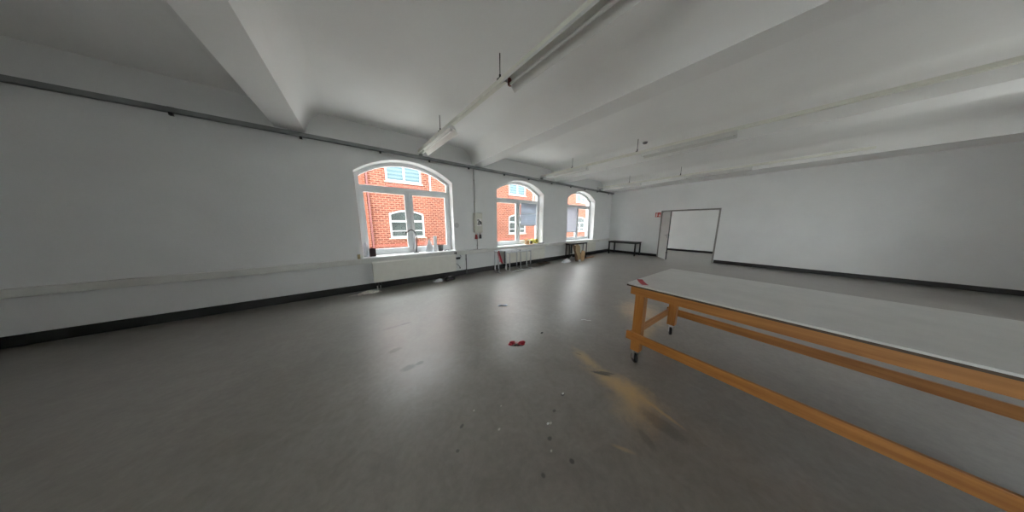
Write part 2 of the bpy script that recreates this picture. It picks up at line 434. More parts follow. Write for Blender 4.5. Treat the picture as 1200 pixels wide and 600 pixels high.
# skirting
def strip(name, x0, x1, y0, y1, z0, z1, m, kind='structure'):
    bm = BM(); box(bm, x0, x1, y0, y1, z0, z1); return tag(finish(name, bm, m), kind=kind)
strip('baseboard_front', XL, XF, YW-.018, YW, 0, .145, M['base'])
bm = BM(); box(bm, XF-.016, XF, DOOR[1]+.06, YW-.02, 0, .12); box(bm, XF-.016, XF, YB, DOOR[0]-.06, 0, .12)
tag(finish('baseboard_right', bm, M['base']), kind='structure')
strip('baseboard_far', XE-.016, XE, YB, YW, 0, .11, M['base'])
strip('baseboard_left', XL, XL+.016, YB, YW-.02, 0, .11, M['base'])
# door lining
bm = BM()
prism(bm, [(DOOR[0]-.05, 0), (DOOR[0], 0), (DOOR[0], DOOR[2]), (DOOR[1], DOOR[2]), (DOOR[1], 0), (DOOR[1]+.05, 0), (DOOR[1]+.05, DOOR[2]+.05), (DOOR[0]-.05, DOOR[2]+.05)], 'X', XF-.012, XF+.172)
tag(finish('trim_1', bm, mat('door_lining_grey', (.22, .215, .20), .5)), kind='structure')

# windows ---------------------------------------------------------------
YG = 5.80
def make_window(name, x0, x1, dusty=True):
    """frame with fanlight over two casements, built about the middle of the opening; origin on the sill line"""
    w = x1-x0; a, b = -w/2, w/2
    r = empty(name, ((x0+x1)/2, YG, 0), kind='structure')
    za, zs, z0 = APX, SPR, SILL+.025
    F = .08
    bm = BM()
    ring(bm, arch(a+.002, b-.002, z0, zs-.002, za-.002), arch(a, b, z0, zs, za, inset=F), 'Y', 0, .075)
    box(bm, a+F*.9, b-F*.9, .004, .071, 2.30, 2.40)                     # transom
    box(bm, -.035, .035, .006, .07, z0+F*.9, 2.32)                      # mullion
    fr = finish('window_frame', bm, M['pvc'], r, bevel=.006)
    for sx in (-1, 1):
        u0, u1 = (a+F-.012, -.022) if sx < 0 else (.022, b-F+.012)
        bm = BM()
        ring(bm, rect(u0, u1, z0+F-.012, 2.315), rect(u0+.072, u1-.072, z0+F+.07, 2.243), 'Y', -.018, .05)
        sa = finish('casement', bm, M['pvc'], r, bevel=.006)
        bm = BM(); box(bm, u0+.068, u1-.068, .012, .026, z0+F+.066, 2.247)
        finish('pane', bm, M['glass'], sa)
    bm = BM(); box(bm, -.055, -.028, -.030, -.016, 1.42, 1.55); box(bm, -.052, -.032, -.055, -.030, 1.50, 1.53); box(bm, -.052, -.034, -.06, -.045, 1.40, 1.53)
    finish('window_handle', bm, M['pvc'], r, bevel=.003)
    bm = BM()
    P = [p for p in arch(a, b, z0, zs, za, inset=F-.004) if p[1] > 2.40]
    P = [(P[-1][0], 2.396)] + [(P[0][0], 2.396)] + P if P else P
    prism(bm, P, 'Y', .03, .042)
    finish('fanlight_pane', bm, M['glass'], r)
    bm = BM(); box(bm, a-.02, b+.02, YW-.12-YG, 0.01, SILL, SILL+.03)
    bm2 = finish('window_sill', bm, M['sill'], r, bevel=.006)
    return r
W = [make_window('window_%d' % (i+1), a, b, dusty=True) for i, (a, b) in enumerate(OPEN)]
W.append(copy_tree(W[0])); W[-1].name = 'window_4'; W[-1].location.x = sum(NEXT_ADDED)/2  # frame of the added next-room window
for i, (a, b) in enumerate(BACK_ADDED):
    c = copy_tree(W[0]); c.name = 'window_%d' % (5+i); c.location = ((a+b)/2, 2*0 + YB-.24, 0); c.rotation_euler.z = PI  # added for daylight, out of view behind the camera

for i, (a, b) in enumerate(LEFT_ADDED):
    c = copy_tree(W[0]); c.name = 'window_%d' % (5+len(BACK_ADDED)+i); c.location = (XL-.24, (a+b)/2, 0); c.rotation_euler.z = PI/2  # added for daylight in the left wall, out of view

# door leaf ---------------------------------------------------------------
ang = math.atan2(2.66-3.13, 10.31-10.99)
d = empty('door_1', (10.985, 3.135, 0), kind='structure', rz=ang)
bm = BM(); box(bm, .01, .84, -.022, .022, .01, 2.03)
finish('door_leaf', bm, M['door'], d, bevel=.003)
bm = BM(); box(bm, .8402, .846, -.021, .021, .01, 2.03); finish('door_edge', bm, M['black'], d)
bm = BM()
for s in (-1, 1):
    tube(bm, [(.78, s*.02, 1.04), (.78, s*.06, 1.04), (.66, s*.06, 1.04)], .009, 8); box(bm, .765, .795, min(s*.022, s*.028), max(s*.022, s*.028), .93, 1.10)
finish('door_handle', bm, M['greyp'], d)
bm = BM(); box(bm, .10, .34, .022, .07, 1.95, 2.01); tube(bm, [(.22, .05, 2.012), (.22, .05, 2.03), (.02, .12, 2.035)], .008, 6)
finish('door_closer', bm, M['greyp'], d, bevel=.004)
bm = BM(); box(bm, .80, .86, -.03, .03, .30, .33); finish('door_catch', bm, M['black'], d)

# ------------------------------------------------------------------ wall services
# steel rail above the windows
r = empty('wall_rail', (0, YW, 3.12), 'long grey steel rail fixed along the wall above the arched windows', 'rail')
bm = BM()
prism(bm, [(-.115, .03), (-.115, -.035), (-.10, -.035), (-.10, .018), (-.065, .018), (-.065, -.035), (-.05, -.035), (-.05, .03)], 'X', XL, XF-.02)
finish('rail_profile', bm, M['rail'], r)
for x in [-3.2, -2.0, -.7, .52, 1.55, 2.62, 3.85, 4.9, 6.1, 7.3, 8.35, 9.4, 10.5]:
    bm = BM(); box(bm, x-.03, x+.03, -.06, -.001, -.015, .05); box(bm, x-.018, x+.018, -.10, -.06, -.075, -.02)
    finish('rail_bracket', bm, M['black'], r, bevel=.003)
for x in [1.36, 5.55, 9.62]:
    bm = BM(); box(bm, x-.035, x+.035, -.12, -.03, .031, .075); finish('rail_clamp', bm, M['rail'], r, bevel=.004)

# cable duct
r = empty('cable_duct', (0, YW, .62), 'pale plastic cable duct running along the wall below the window sills', 'cable duct')
bm = BM(); box(bm, XL, XF-.02, -.072, -.001, 0, .112); finish('duct_channel', bm, M['duct'], r, bevel=.004)
bm = BM(); box(bm, XL, XF-.02, -.0755, -.0722, .018, .094); finish('duct_cover', bm, M['duct'], r)
for x in (-.35, 2.28, 3.05, 6.3, 6.6, 10.2):
    bm = BM(); box(bm, x-.04, x+.04, -.079, -.0757, .017, .095)
    lathe(bm, [(.022, -.0792), (.022, -.0802)], (x, 0, .056), 14, 'Y')
    finish('duct_socket', bm, M['duct'], r)

# conduits at the switch box
def conduit(name, x, z0, z1, rad, label, m=M['duct'], y=YW-.016):
    r = empty(name, (x, y, z0), label, 'conduit')
    bm = BM(); tube(bm, [(0, 0, 0), (0, 0, z1-z0)], rad, 10); finish('pipe', bm, m, r, smooth=True)
    k = max(2, int((z1-z0)/.6))
    for i in range(k):
        z = (z1-z0)*(i+.5)/k
        bm = BM(); box(bm, -rad-.006, rad+.006, -.006, .0155, z-.012, z+.012); finish('pipe_clip', bm, m, r)
CG = mat('conduit_grey', (.40, .40, .385), .5, var=.05)
conduit('cable_conduit', 2.80, 1.86, 3.09, .013, 'thin vertical conduit from the steel rail down to the switch box', CG)
conduit('cable_conduit', 2.86, .735, 1.225, .013, 'short vertical conduit between the switch box and the cable duct', CG)
conduit('water_pipe', 2.46, .01, .615, .012, 'thin dark pipe running down the wall below the duct beside the first radiator', mat('pipe_dark', (.10, .10, .095), .5), YW-.035)

# switch box with socket outlets
r = empty('switch_box', (2.87, YW, 1.25), 'cream electrical switch box with black and white symbol plate and two plug sockets below', 'electrical box')
bm = BM(); box(bm, -.125, .125, -.12, -.001, 0, .59); finish('box_body', bm, M['boxw'], r, bevel=.015, segs=3)
bm = BM(); box(bm, -.118, .118, -.135, -.1205, .01, .58); finish('box_cover', bm, M['boxw'], r, bevel=.008)
bm = BM(); box(bm, -.07, .09, -.139, -.1352, .20, .42); finish('symbol_plate', bm, M['signwhite'], r)
bm = BM()
# dark characters: a "2"-like stroke figure beside a second mark
tube(bm, [(-.052, -.141, .365), (-.035, -.141, .388), (-.006, -.141, .38), (-.002, -.141, .34), (-.045, -.141, .25), (.002, -.141, .243)], .014, 6)
tube(bm, [(.022, -.141, .245), (.024, -.141, .34), (.052, -.141, .345), (.055, -.141, .30), (.035, -.141, .275), (.076, -.141, .243), (.078, -.141, .32)], .012, 6)
finish('symbol', bm, M['ink'], r)
for x, m, dz in ((-.07, M['red'], 0), (.07, M['blackp'], .01)):
    bm = BM(); lathe(bm, [(.024, 0.0), (.026, -.05)], (x, -.07, -.0005), 14)
    sk = finish('socket_neck', bm, M['boxw'], r)
    bm = BM(); lathe(bm, [(.028, -.051), (.034, -.09), (.046 if m is M['red'] else .038, -.185+dz), (.03, -.19+dz)], (x, -.07, 0), 16)
    finish('socket', bm, m, r, smooth=True)

# round grey plate
bm = BM(); lathe(bm, [(.070, -.001), (.072, -.012), (.06, -.018), (.045, -.018), (.043, -.012), (.02, -.012), (.018, -.02)], (0, 0, 0), 24, 'Y')
tag(finish('wall_plate', bm, mat('plate_grey', (.52, .52, .51), .5), smooth=True, loc=(2.22, YW, 1.475)), 'round grey wall plate between the first window and the switch box', 'wall plate')
# small socket at the end of the sill
bm = BM(); box(bm, -.025, .025, -.05, -.001, 0, .10); box(bm, -.018, .018, -.062, -.05, .02, .08)
tag(finish('junction_box', bm, M['plug'], bevel=.004, loc=(-.075, YW, .74)), 'small yellowed junction box at the left end of the first window sill', 'junction box')

# radiators
def make_radiator(x0, x1, label):
    r = empty('radiator', ((x0+x1)/2, YW, 0), label, 'radiator', 'radiators under the windows')
    w = (x1-x0)/2
    bm = BM(); box(bm, -w, w, -.235, -.215, .195, .655); box(bm, -w, w, -.105, -.085, .195, .655)
    finish('panel', bm, M['rad'], r, bevel=.008)
    bm = BM(); box(bm, -w+.004, w-.004, -.214, -.106, .615, .63)

    finish('top_shade_grille', bm, M['greyp'], r)  # grille coloured dark to paint the shadow line behind the panel top
    for s in (-1, 1):
        bm = BM(); x = s*(w-.35); box(bm, x-.02, x+.02, -.0845, -.001, .25, .60); finish('wall_bracket', bm, M['rad'], r)
    bm = BM(); box(bm, -w+.02, w-.02, -.2145, -.1055, .21, .61); finish('convector_shade', bm, M['greyp'], r)  # plain dark block paints the shade in the gap between the panels
    bm = BM(); tube(bm, [(-w+.06, -.135, .194), (-w+.06, -.135, .10), (-w+.06, -.12, .0)], .011, 8); tube(bm, [(-w+.12, -.135, .194), (-w+.12, -.135, .10), (-w+.12, -.12, .0)], .011, 8)
    p = finish('supply_pipe', bm, M['duct'], r, smooth=True)
    bm = BM(); lathe(bm, [(.02, .10), (.026, .12), (.026, .16), (.02, .18)], (-w+.06, -.135, 0), 12); lathe(bm, [(.02, .10), (.026, .12), (.026, .16), (.02, .18)], (-w+.12, -.135, 0), 12)
    finish('valve', bm, M['blackp'], r, smooth=True)
    return r
make_radiator(.14, 2.07, 'long cream radiator under the first arched window beside the cable sockets')
make_radiator(3.78, 5.66, 'cream radiator behind the steel table frames under the middle window')
make_radiator(7.42, 9.30, 'cream radiator behind the leaning cardboard under the farthest window')

# roller blinds
def make_blind(xc, w, ztop, zbot, m, label, seam=None):
    r = empty('roller_blind', (xc, YG-.04, ztop), label, 'blind')
    bm = BM(); lathe(bm, [(.022, -w/2), (.022, w/2)], (0, 0, 0), 14, 'X'); finish('roller', bm, M['pvc'], r, smooth=True)
    bm = BM(); k = 8
    prev = None
    h = ztop-zbot
    box(bm, -w/2+.01, w/2-.01, -.0235, -.0215, -h, .0)
    finish('blind_fabric', bm, m, r)
    if seam:
        bm = BM(); box(bm, -w/2+.012, w/2-.012, -.0265, -.0238, -seam-.014, -seam+.014); finish('seam', bm, M['paper'], r)
    bm = BM(); box(bm, -w/2+.005, w/2-.005, -.029, -.016, -h-.022, -h-.0005); finish('bottom_bar', bm, M['steel'], r, bevel=.003)
    return r
make_blind(5.17, .80, 2.27, 1.47, M['blind'], 'blue grey roller blind half drawn over the right casement of the middle window', .37)
make_blind(7.86, .80, 2.27, 1.16, M['blind2'], 'pale lilac grey roller blind drawn down the left casement of the farthest window')

# ------------------------------------------------------------------ light rows
def track(name, label, x_at, slope, y1, y0, rods):
    z = 3.245
    r = empty(name, (x_at, 5.3, z), label, 'light track', 'suspended light tracks', rz=math.atan(slope))
    # local y runs along the row; rotation so that x grows as y falls
    L1 = y1-5.3; L0 = y0-5.3
    bm = BM(); prism(bm, [(-.034, 0), (.034, 0), (.034, .055), (.028, .06), (-.028, .06), (-.034, .055)], 'Y', L0, L1)
    finish('track_channel', bm, M['track'], r)
    for y in rods:
        bm = BM(); tube(bm, [(0, y-5.3, .062), (0, y-5.3, ZC-z)], .006, 8); rd = finish('hanging_rod', bm, M['black'], r)
        bm = BM(); box(bm, -.037, .037, y-5.3-.02, y-5.3+.02, .05, .066); tube(bm, [(0, y-5.3, .066), (0, y-5.3, .12)], .013, 8)
        finish('rod_hanger', bm, M['black'], rd)
    return r

def make_fixture(L):
    r = empty('tube_light', (0, 0, 0))
    z = -.002
    bm = BM()
    # trough reflector: gear tray in the middle, wings falling to both sides, open below
    pts = [(-.118, -.105), (-.046, -.003), (.046, -.003), (.118, -.105),
           (.114, -.107), (.042, -.008), (-.042, -.008), (-.114, -.107)]
    prism(bm, pts, 'Y', -L/2, L/2)
    finish('reflector', bm, M['enamel'], r)
    for s in (-1, 1):
        bm = BM(); y = s*(L/2-.03); box(bm, -.02, .02, y-.012, y+.012, -.092, -.0085)
        finish('lamp_holder', bm, M['hold_w'], r, bevel=.003)
    bm = BM(); lathe(bm, [(.008, -L/2+.043), (.0155, -L/2+.045), (.0155, L/2-.045), (.008, L/2-.043)], (0, 0, -.075), 14, 'Y')
    finish('tube', bm, M['tube'], r, smooth=True)
    for s in (-1, 1):
        bm = BM(); y = s*L/2; prism(bm, [(-.119, -.106), (-.047, -.002), (.047, -.002), (.119, -.106), (.113, -.109), (.05, -.05), (-.05, -.05), (-.113, -.109)], 'Y', min(y, y+s*.006), max(y, y+s*.006))
        finish('end_cap', bm, M['enamel'], r)
    return r
proto = make_fixture(1.55)
first = [True]
ROWS = [(1.36, .078, -3.4, 'grey white track nearest the camera hung on two rods, its end above the first window', [2.33, 4.22]),
        (5.60, .045, -3.4, 'white lighting track hung on rods across the middle bay past the second beam', [2.33, 4.2]),
        (9.55, .03, -1.2, 'white lighting track farthest from the camera in front of the end wall', [2.35, 4.1])]
FIX = [[(4.50, 'short looking tube light on the near track close above the first window'), (1.40, 'large tube light overhead nearest the camera with a dark red lamp holder')],
       [(4.45, 'tube light on the middle track at the end over the second window'), (1.42, 'tube light on the middle track beyond the dark smoke detector')],
       [(4.42, 'tube light on the farthest track near the corner of the end wall'), (1.42, 'tube light on the farthest track above the open doorway')]]
for (x, sl, y0, lab, rods), fx in zip(ROWS, FIX):
    t = track('lighting_track', lab, x, sl, YW-.005, y0, rods)
    a = math.atan(sl)
    for yc, lb in fx:
        f = proto if first[0] else copy_tree(proto); first[0] = False
        f.location = (x + (5.3-yc)*math.sin(a), 5.3-(5.3-yc)*math.cos(a), 3.2449); f.rotation_euler = (0, 0, a)
        f['label'] = lb; f['category'] = 'light'; f['group'] = 'tube lights on the ceiling tracks'
        if 'dark red' in lb:
            for ch in f.children:
                if ch.name.startswith('lamp_holder') and ch.data.vertices[0].co.y > 0:
                    ch.data = ch.data.copy(); ch.data.materials[0] = M['holder']; ch['label'] = 'dark red lamp holder'

# smoke detector and hook
r = empty('smoke_detector', (6.05, 2.29, ZC), 'small dark round smoke detector on the ceiling beyond the beam', 'smoke detector')
bm = BM(); lathe(bm, [(.06, -.001), (.062, -.014), (.056, -.018)], (0, 0, 0), 24); finish('detector_base', bm, M['duct'], r, smooth=True)
bm = BM(); lathe(bm, [(.055, -.0185), (.052, -.04), (.035, -.052), (.012, -.054)], (0, 0, 0), 24); finish('detector_head', bm, M['greyp'], r, smooth=True)

# fire sign beside the door
r = empty('wall_sign', (XF-.001, 3.33, 1.835), 'small red and white fire equipment sign on the wall beside the open door', 'sign')
bm = BM(); box(bm, -.008, 0, -.105, .105, 0, .205); finish('sign_board', bm, M['signred'], r, bevel=.002)
bm = BM()
prism(bm, [(.075, .02), (.035, .02), (.035, .13), (.045, .145), (.065, .145), (.075, .13)], 'X', -.0105, -.0082)      # extinguisher body
prism(bm, [(.062, .147), (.048, .147), (.048, .168), (.02, .178), (.02, .19), (.066, .182)], 'X', -.0105, -.0082)      # valve and lever
tube(bm, [(.03, -.0092+.0, .17), (.03, -.0092, .17)] if False else [(-.0094, .028, .172), (-.0094, .014, .14), (-.0094, .016, .06)], .005, 6)
prism(bm, [(-.03, .03), (-.085, .03), (-.092, .07), (-.08, .10), (-.072, .085), (-.066, .14), (-.05, .17), (-.048, .12), (-.036, .10), (-.026, .065)], 'X', -.0105, -.0082)  # flame
finish('pictogram', bm, M['signwhite'], r)

# ------------------------------------------------------------------ things on the first sill
ZS = SILL+.0305
r = empty('plastic_bottle', (.060, 5.62, ZS), 'clear crinkled plastic bottle standing at the left end of the first sill', 'bottle')
bm = BM(); lathe(bm, [(.036, 0), (.040, .01), (.040, .07), (.036, .085), (.040, .10), (.040, .16), (.036, .175), (.040, .19), (.038, .26), (.016, .32), (.014, .345)], (0, 0, 0), 18)
finish('bottle_body', bm, M['film'], r, smooth=True)
bm = BM(); lathe(bm, [(.017, .3455), (.017, .37)], (0, 0, 0), 16); finish('cap', bm, M['paper'], r, smooth=True)
r = empty('paint_tin', (.185, 5.585, ZS), 'dark maroon square tin on the first sill next to the clear bottle', 'tin')
bm = BM(); box(bm, -.062, .062, -.05, .05, 0, .185); finish('tin_body', bm, M['maroon'], r, bevel=.006)
bm = BM(); box(bm, -.058, .058, -.046, .046, .1855, .20); lathe(bm, [(.02, .2005), (.02, .22)], (-.01, 0, 0), 14); finish('lid', bm, M['red'], r, bevel=.003)
bm = BM(); box(bm, -.035, .03, -.0525, -.0503, .03, .17); finish('tin_label', bm, M['maroon'], r)

r = empty('gooseneck_lamp', (1.135, 5.66, ZS), 'thin black gooseneck lamp standing on the first sill before the window mullion', 'lamp')
bm = BM(); lathe(bm, [(.062, 0), (.064, .008), (.05, .018), (.014, .024)], (0, 0, 0), 20); finish('base', bm, M['blackp'], r, smooth=True)
bm = BM(); pts = []
for i in range(15):
    t = i/14
    if t < .5: pts.append((.035*math.sin(t*PI), 0, .022+t*2*.36))
    else:
        u = (t-.5)*2; pts.append((.035 - .21*u**1.5, -.02*u, .382+.215*math.sin(u*PI*.72)))
tube(bm, pts, [.014]*8+[.012]*7, 8); finish('flexible_neck', bm, M['blackp'], r, smooth=True)
e = Vector(pts[-1])
bm = BM(); tube(bm, [e, e+Vector((-.03, 0, -.012)), e+Vector((-.07, -.005, -.035))], [.009, .016, .022], 12); finish('lamp_head', bm, M['blackp'], r, smooth=True)

r = empty('paper_roll', (1.625, 5.64, ZS), 'tall white paper roll standing on the first sill between crumpled film and grey pot', 'roll')
bm = BM(); lathe(bm, [(.044, 0), (.044, .415), (.02, .415), (.018, .40)], (0, 0, 0), 22); finish('paper', bm, M['paper'], r, smooth=True)
bm = BM(); lathe(bm, [(.017, .38), (.017, .418), (.013, .418), (.013, .40)], (0, 0, 0), 14); finish('core', bm, M['card'], r, smooth=True)

def crumple(bm, c, rx, ry, h, n=22, lv=9, amp=.25, power=1.0, seed=0):
    rings = []
    for j in range(lv):
        t = j/(lv-1); row = []
        for k in range(n):
            a = 2*PI*k/n
            nz = 1 + amp*noise.noise(Vector((math.cos(a)*2.2+seed, math.sin(a)*2.2, t*4+seed)))
            f = (1-t)**power*nz
            row.append(bm.verts.new((c[0]+rx*f*math.cos(a), c[1]+ry*f*math.sin(a), c[2]+h*t*(1+.08*noise.noise(Vector((a, t*3, seed)))) if j else c[2])))
        rings.append(row)
    for A, B in zip(rings, rings[1:]):
        for k in range(n): bm.faces.new([A[k], A[(k+1) % n], B[(k+1) % n], B[k]])
    bm.faces.new(rings[0][::-1]); bm.faces.new(rings[-1])
bm = BM(); crumple(bm, (0, 0, 0), .105, .055, .36, power=.8, amp=.35, seed=3)
tag(finish('plastic_film', bm, M['film'], smooth=True, loc=(1.475, 5.665, ZS)), 'crumpled cone of white translucent film left of the paper roll', 'plastic film')
r = empty('plastic_pot', (1.765, 5.64, ZS), 'dark grey plastic pot on the right end of the first sill', 'pot')
bm = BM(); lathe(bm, [(.058, 0), (.074, .15), (.078, .15), (.078, .165), (.070, .165), (.055, .02)], (0, 0, 0), 22); finish('pot_body', bm, M['greyp'], r, smooth=True)
bm = BM(); pts = [(0, 0, .006), (.03, -.02, .008), (.07, -.03, .03), (.11, -.05, .008), (.14, -.03, .006), (.17, -.07, .006)]
tube(bm, pts, .006, 6); tube(bm, [(.02, .02, .006), (.09, .03, .02), (.15, .01, .006)], .006, 6)
tag(finish('cable_scrap', bm, M['blackp'], smooth=True, loc=(1.855, 5.62, ZS)), 'short tangle of dark cable beside the grey pot on the first sill', 'cable')

# power strip on cables
r = empty('power_adapter', (2.20, YW-.062, .50), 'black power adapter hanging on its cable loops at the right end of the first radiator', 'adapter')
bm = BM(); box(bm, -.055, .055, -.03, .03, 0, .055); finish('adapter_body', bm, M['blackp'], r, bevel=.006)
bm = BM(); box(bm, -.075, -.045, -.03, .0, .155, .215); box(bm, -.115, -.085, -.03, .0, .17, .205); finish('plug', bm, M['blackp'], r, bevel=.006)
bm = BM()
def arc_pts(p0, p1, p2, p3, n=14):
    return [Vector(p0)*(1-t)**3 + 3*Vector(p1)*t*(1-t)**2 + 3*Vector(p2)*t*t*(1-t) + Vector(p3)*t**3 for t in [i/n for i in range(n+1)]]
tube(bm, arc_pts((-.045, 0, .03), (-.15, -.01, .05), (-.15, -.01, -.12), (-.06, 0, -.13)), .006, 6)
tube(bm, arc_pts((.045, 0, .03), (.12, 0, .06), (.09, 0, .13), (-.05, 0, .16)), .006, 6)
tube(bm, arc_pts((-.06, 0, -.13), (-.02, 0, -.16), (.02, 0, -.20), (.045, 0, -.24)), .006, 6)
finish('cable', bm, M['blackp'], r, smooth=True)
bm = BM(); lathe(bm, [(.012, -.285), (.014, -.24)], (.045, 0, 0), 10); finish('cable_plug', bm, M['blackp'], r)

# debris under the first radiator
def scrap(name, loc, r0, h, m, label, cat, seed, sy=.6, power=.7, amp=.5):
    bm = BM(); crumple(bm, (0, 0, 0), r0, r0*sy, h, power=power, amp=amp, seed=seed, n=18, lv=7)
    return tag(finish(name, bm, m, smooth=True, loc=loc), label, cat)
scrap('crumpled_bag', (1.56, 5.26, 0), .15, .07, M['paper'], 'crumpled white bag on the floor under the right part of the first radiator', 'bag', 5)
r = empty('work_shoe', (1.83, 5.20, 0), 'black low shoe lying on the floor below the right end of the first radiator', 'shoe', rz=.3)
bm = BM(); prism(bm, [(-.13, 0), (.13, 0), (.14, .02), (.13, .045), (.06, .065), (.01, .095), (-.10, .10), (-.135, .06)], 'Y', -.045, .045); finish('upper', bm, M['blackp'], r, bevel=.015, segs=3)
bm = BM(); box(bm, -.04, .05, -.02, .02, .085, .105); finish('tongue', bm, M['paper'], r, bevel=.005)
def bent_strip(bm, pts, w, th=.003):
    prev = None
    for (x, y, z), a in pts:
        dx, dy = -math.sin(a)*w/2, math.cos(a)*w/2
        q = [bm.verts.new((x-dx, y-dy, z)), bm.verts.new((x+dx, y+dy, z)), bm.verts.new((x+dx, y+dy, z+th)), bm.verts.new((x-dx, y-dy, z+th))]
        if prev:
            for i in range(4): bm.faces.new([prev[i], prev[(i+1) % 4], q[(i+1) % 4], q[i]])
        else: bm.faces.new(q)
        prev = q
    bm.faces.new(prev[::-1])
bm = BM(); crumple(bm, (0, 0, 0), .21, .06, .07, power=.6, amp=.8, seed=11, n=26, lv=6)
bent_strip(bm, [((-.34, .02, .001), 0), ((-.25, .0, .012), .3), ((-.16, .02, .004), -.2), ((-.08, .0, .02), 0)], .05)
tag(finish('foil_scrap', bm, mat('pale_foil', (.62, .60, .54), .5, var=.3, scale=25), smooth=False, loc=(.02, 5.24, 0)), 'pale crumpled wrapping scraps on the floor at the left foot of the first radiator', 'scrap')

# ------------------------------------------------------------------ second sill
r = empty('tape_roll', (5.44, 5.60, ZS), 'yellow tape roll with dark core standing on the right of the middle sill', 'tape roll')
bm = BM(); ring(bm, [(.093*math.cos(2*PI*k/32), .095+.093*math.sin(2*PI*k/32)) for k in range(32)], [(.042*math.cos(2*PI*k/32), .095+.042*math.sin(2*PI*k/32)) for k in range(32)], 'Y', -.035, .035); finish('tape', bm, M['yellow'], r)
bm = BM(); ring(bm, [(.0415*math.cos(2*PI*k/32), .095+.0415*math.sin(2*PI*k/32)) for k in range(32)], [(.037*math.cos(2*PI*k/32), .095+.037*math.sin(2*PI*k/32)) for k in range(32)], 'Y', -.036, .036); finish('core', bm, M['olive'], r)
c2 = copy_tree(r); c2.location = (5.30, 5.66, ZS); c2.rotation_euler.z = .5; c2['label'] = 'yellow tape roll standing partly behind the other roll on the middle sill'
r = empty('cardboard_box', (4.98, 5.60, ZS), 'small tan cardboard box on the middle sill left of the brown jar', 'box')
bm = BM(); box(bm, -.07, .07, -.05, .05, 0, .13); finish('box_body', bm, M['tan'], r, bevel=.003)
bm = BM(); box(bm, -.07, .07, .048, .052, .131, .19); finish('flap', bm, M['orange'], r)
r = empty('glass_jar', (5.165, 5.57, ZS), 'small brown jar with dark lid between the tan box and the yellow rolls', 'jar')
bm = BM(); lathe(bm, [(.034, 0), (.038, .01), (.038, .075), (.028, .095)], (0, 0, 0), 18); finish('jar_body', bm, M['brown'], r, smooth=True)
bm = BM(); lathe(bm, [(.03, .0955), (.03, .12)], (0, 0, 0), 18); finish('lid', bm, M['blackp'], r, smooth=True)
bm = BM(); box(bm, -.17, .17, -.06, .05, 0, .006)
tag(finish('card_sheet', bm, M['orange'], loc=(5.02, 5.475, ZS), rot=(0, 0, .06)), 'thin orange card sheet lying flat at the front of the middle sill', 'card')
bm = BM(); box(bm, -.13, .13, -.05, .05, 0, .02)
tag(finish('notebook', bm, mat('grey_violet_cover', (.12, .115, .13), .6), bevel=.003, loc=(5.60, 5.48, ZS)), 'dark grey notebook lying at the right end of the middle sill', 'notebook')
bm = BM(); box(bm, -.36, .36, -.10, .10, 0, .004)
tag(finish('paper_sheet', bm, M['paper'], loc=(4.25, 5.52, ZS), rot=(0, 0, .02)), 'long white paper sheet on the left half of the middle sill', 'paper')

# steel table frames in front of the middle window
def make_frame(x0, x1, y0, y1, h, label, bottom):
    cx, cy = (x0+x1)/2, (y0+y1)/2
    r = empty('steel_frame', (cx, cy, 0), label, 'table frame', 'steel table frames under the middle window')
    a, b, c, d_ = x0-cx, x1-cx, y0-cy, y1-cy
    t = .014
    for x in (a, b):
        for y in (c, d_):
            bm = BM(); box(bm, x-t, x+t, y-t, y+t, .0282 , h-.0002); finish('leg', bm, M['steel'], r, bevel=.003)
        bm = BM(); box(bm, x-t, x+t, c-t-.10, d_+t, 0, .028); finish('foot_bar', bm, M['steel'], r, bevel=.003)
        bm = BM(); box(bm, x-t, x+t, c+t, d_-t, h-.028, h-.0002); finish('side_rail', bm, M['steel'], r, bevel=.003)
    for y in (c, d_):
        bm = BM(); box(bm, a-t, b+t, y-t, y+t, h, h+.028); finish('top_rail', bm, M['steel'], r, bevel=.003)
    if bottom:
        bm = BM(); box(bm, a+t, b-t, c-t-.07, c-t-.045, 0, .024); finish('floor_rail', bm, M['steel'], r, bevel=.003)
    return r
make_frame(3.33, 4.22, 5.055, 5.265, .665, 'steel table frame with the red ribbon under the middle window', False)
make_frame(3.72, 4.62, 5.00, 5.20, .60, 'lower steel table frame pushed in from the right under the middle window', True)
bm = BM()
bent_strip(bm, [((0, 0, .10), .2), ((.01, -.012, .03), .3), ((.035, -.02, -.06), .6), ((.06, -.02, -.16), .9), ((.10, -.02, -.27), .5), ((.125, -.015, -.31), .3)], .055, .003)
tag(finish('red_ribbon', bm, M['tape'], loc=(3.31, 5.015, .60)), 'red barrier ribbon hanging from the left corner of the steel frame', 'ribbon')
bm = BM(); bent_strip(bm, [((0, 0, .08), .2), ((-.005, -.01, 0), .5), ((.02, -.02, -.10), .2), ((.05, -.02, -.24), .6)], .05, .003)
tag(finish('pink_ribbon', bm, M['tapep'], loc=(3.285, 5.005, .60)), 'faded pink barrier ribbon hanging beside the red ribbon on the steel frame', 'ribbon')

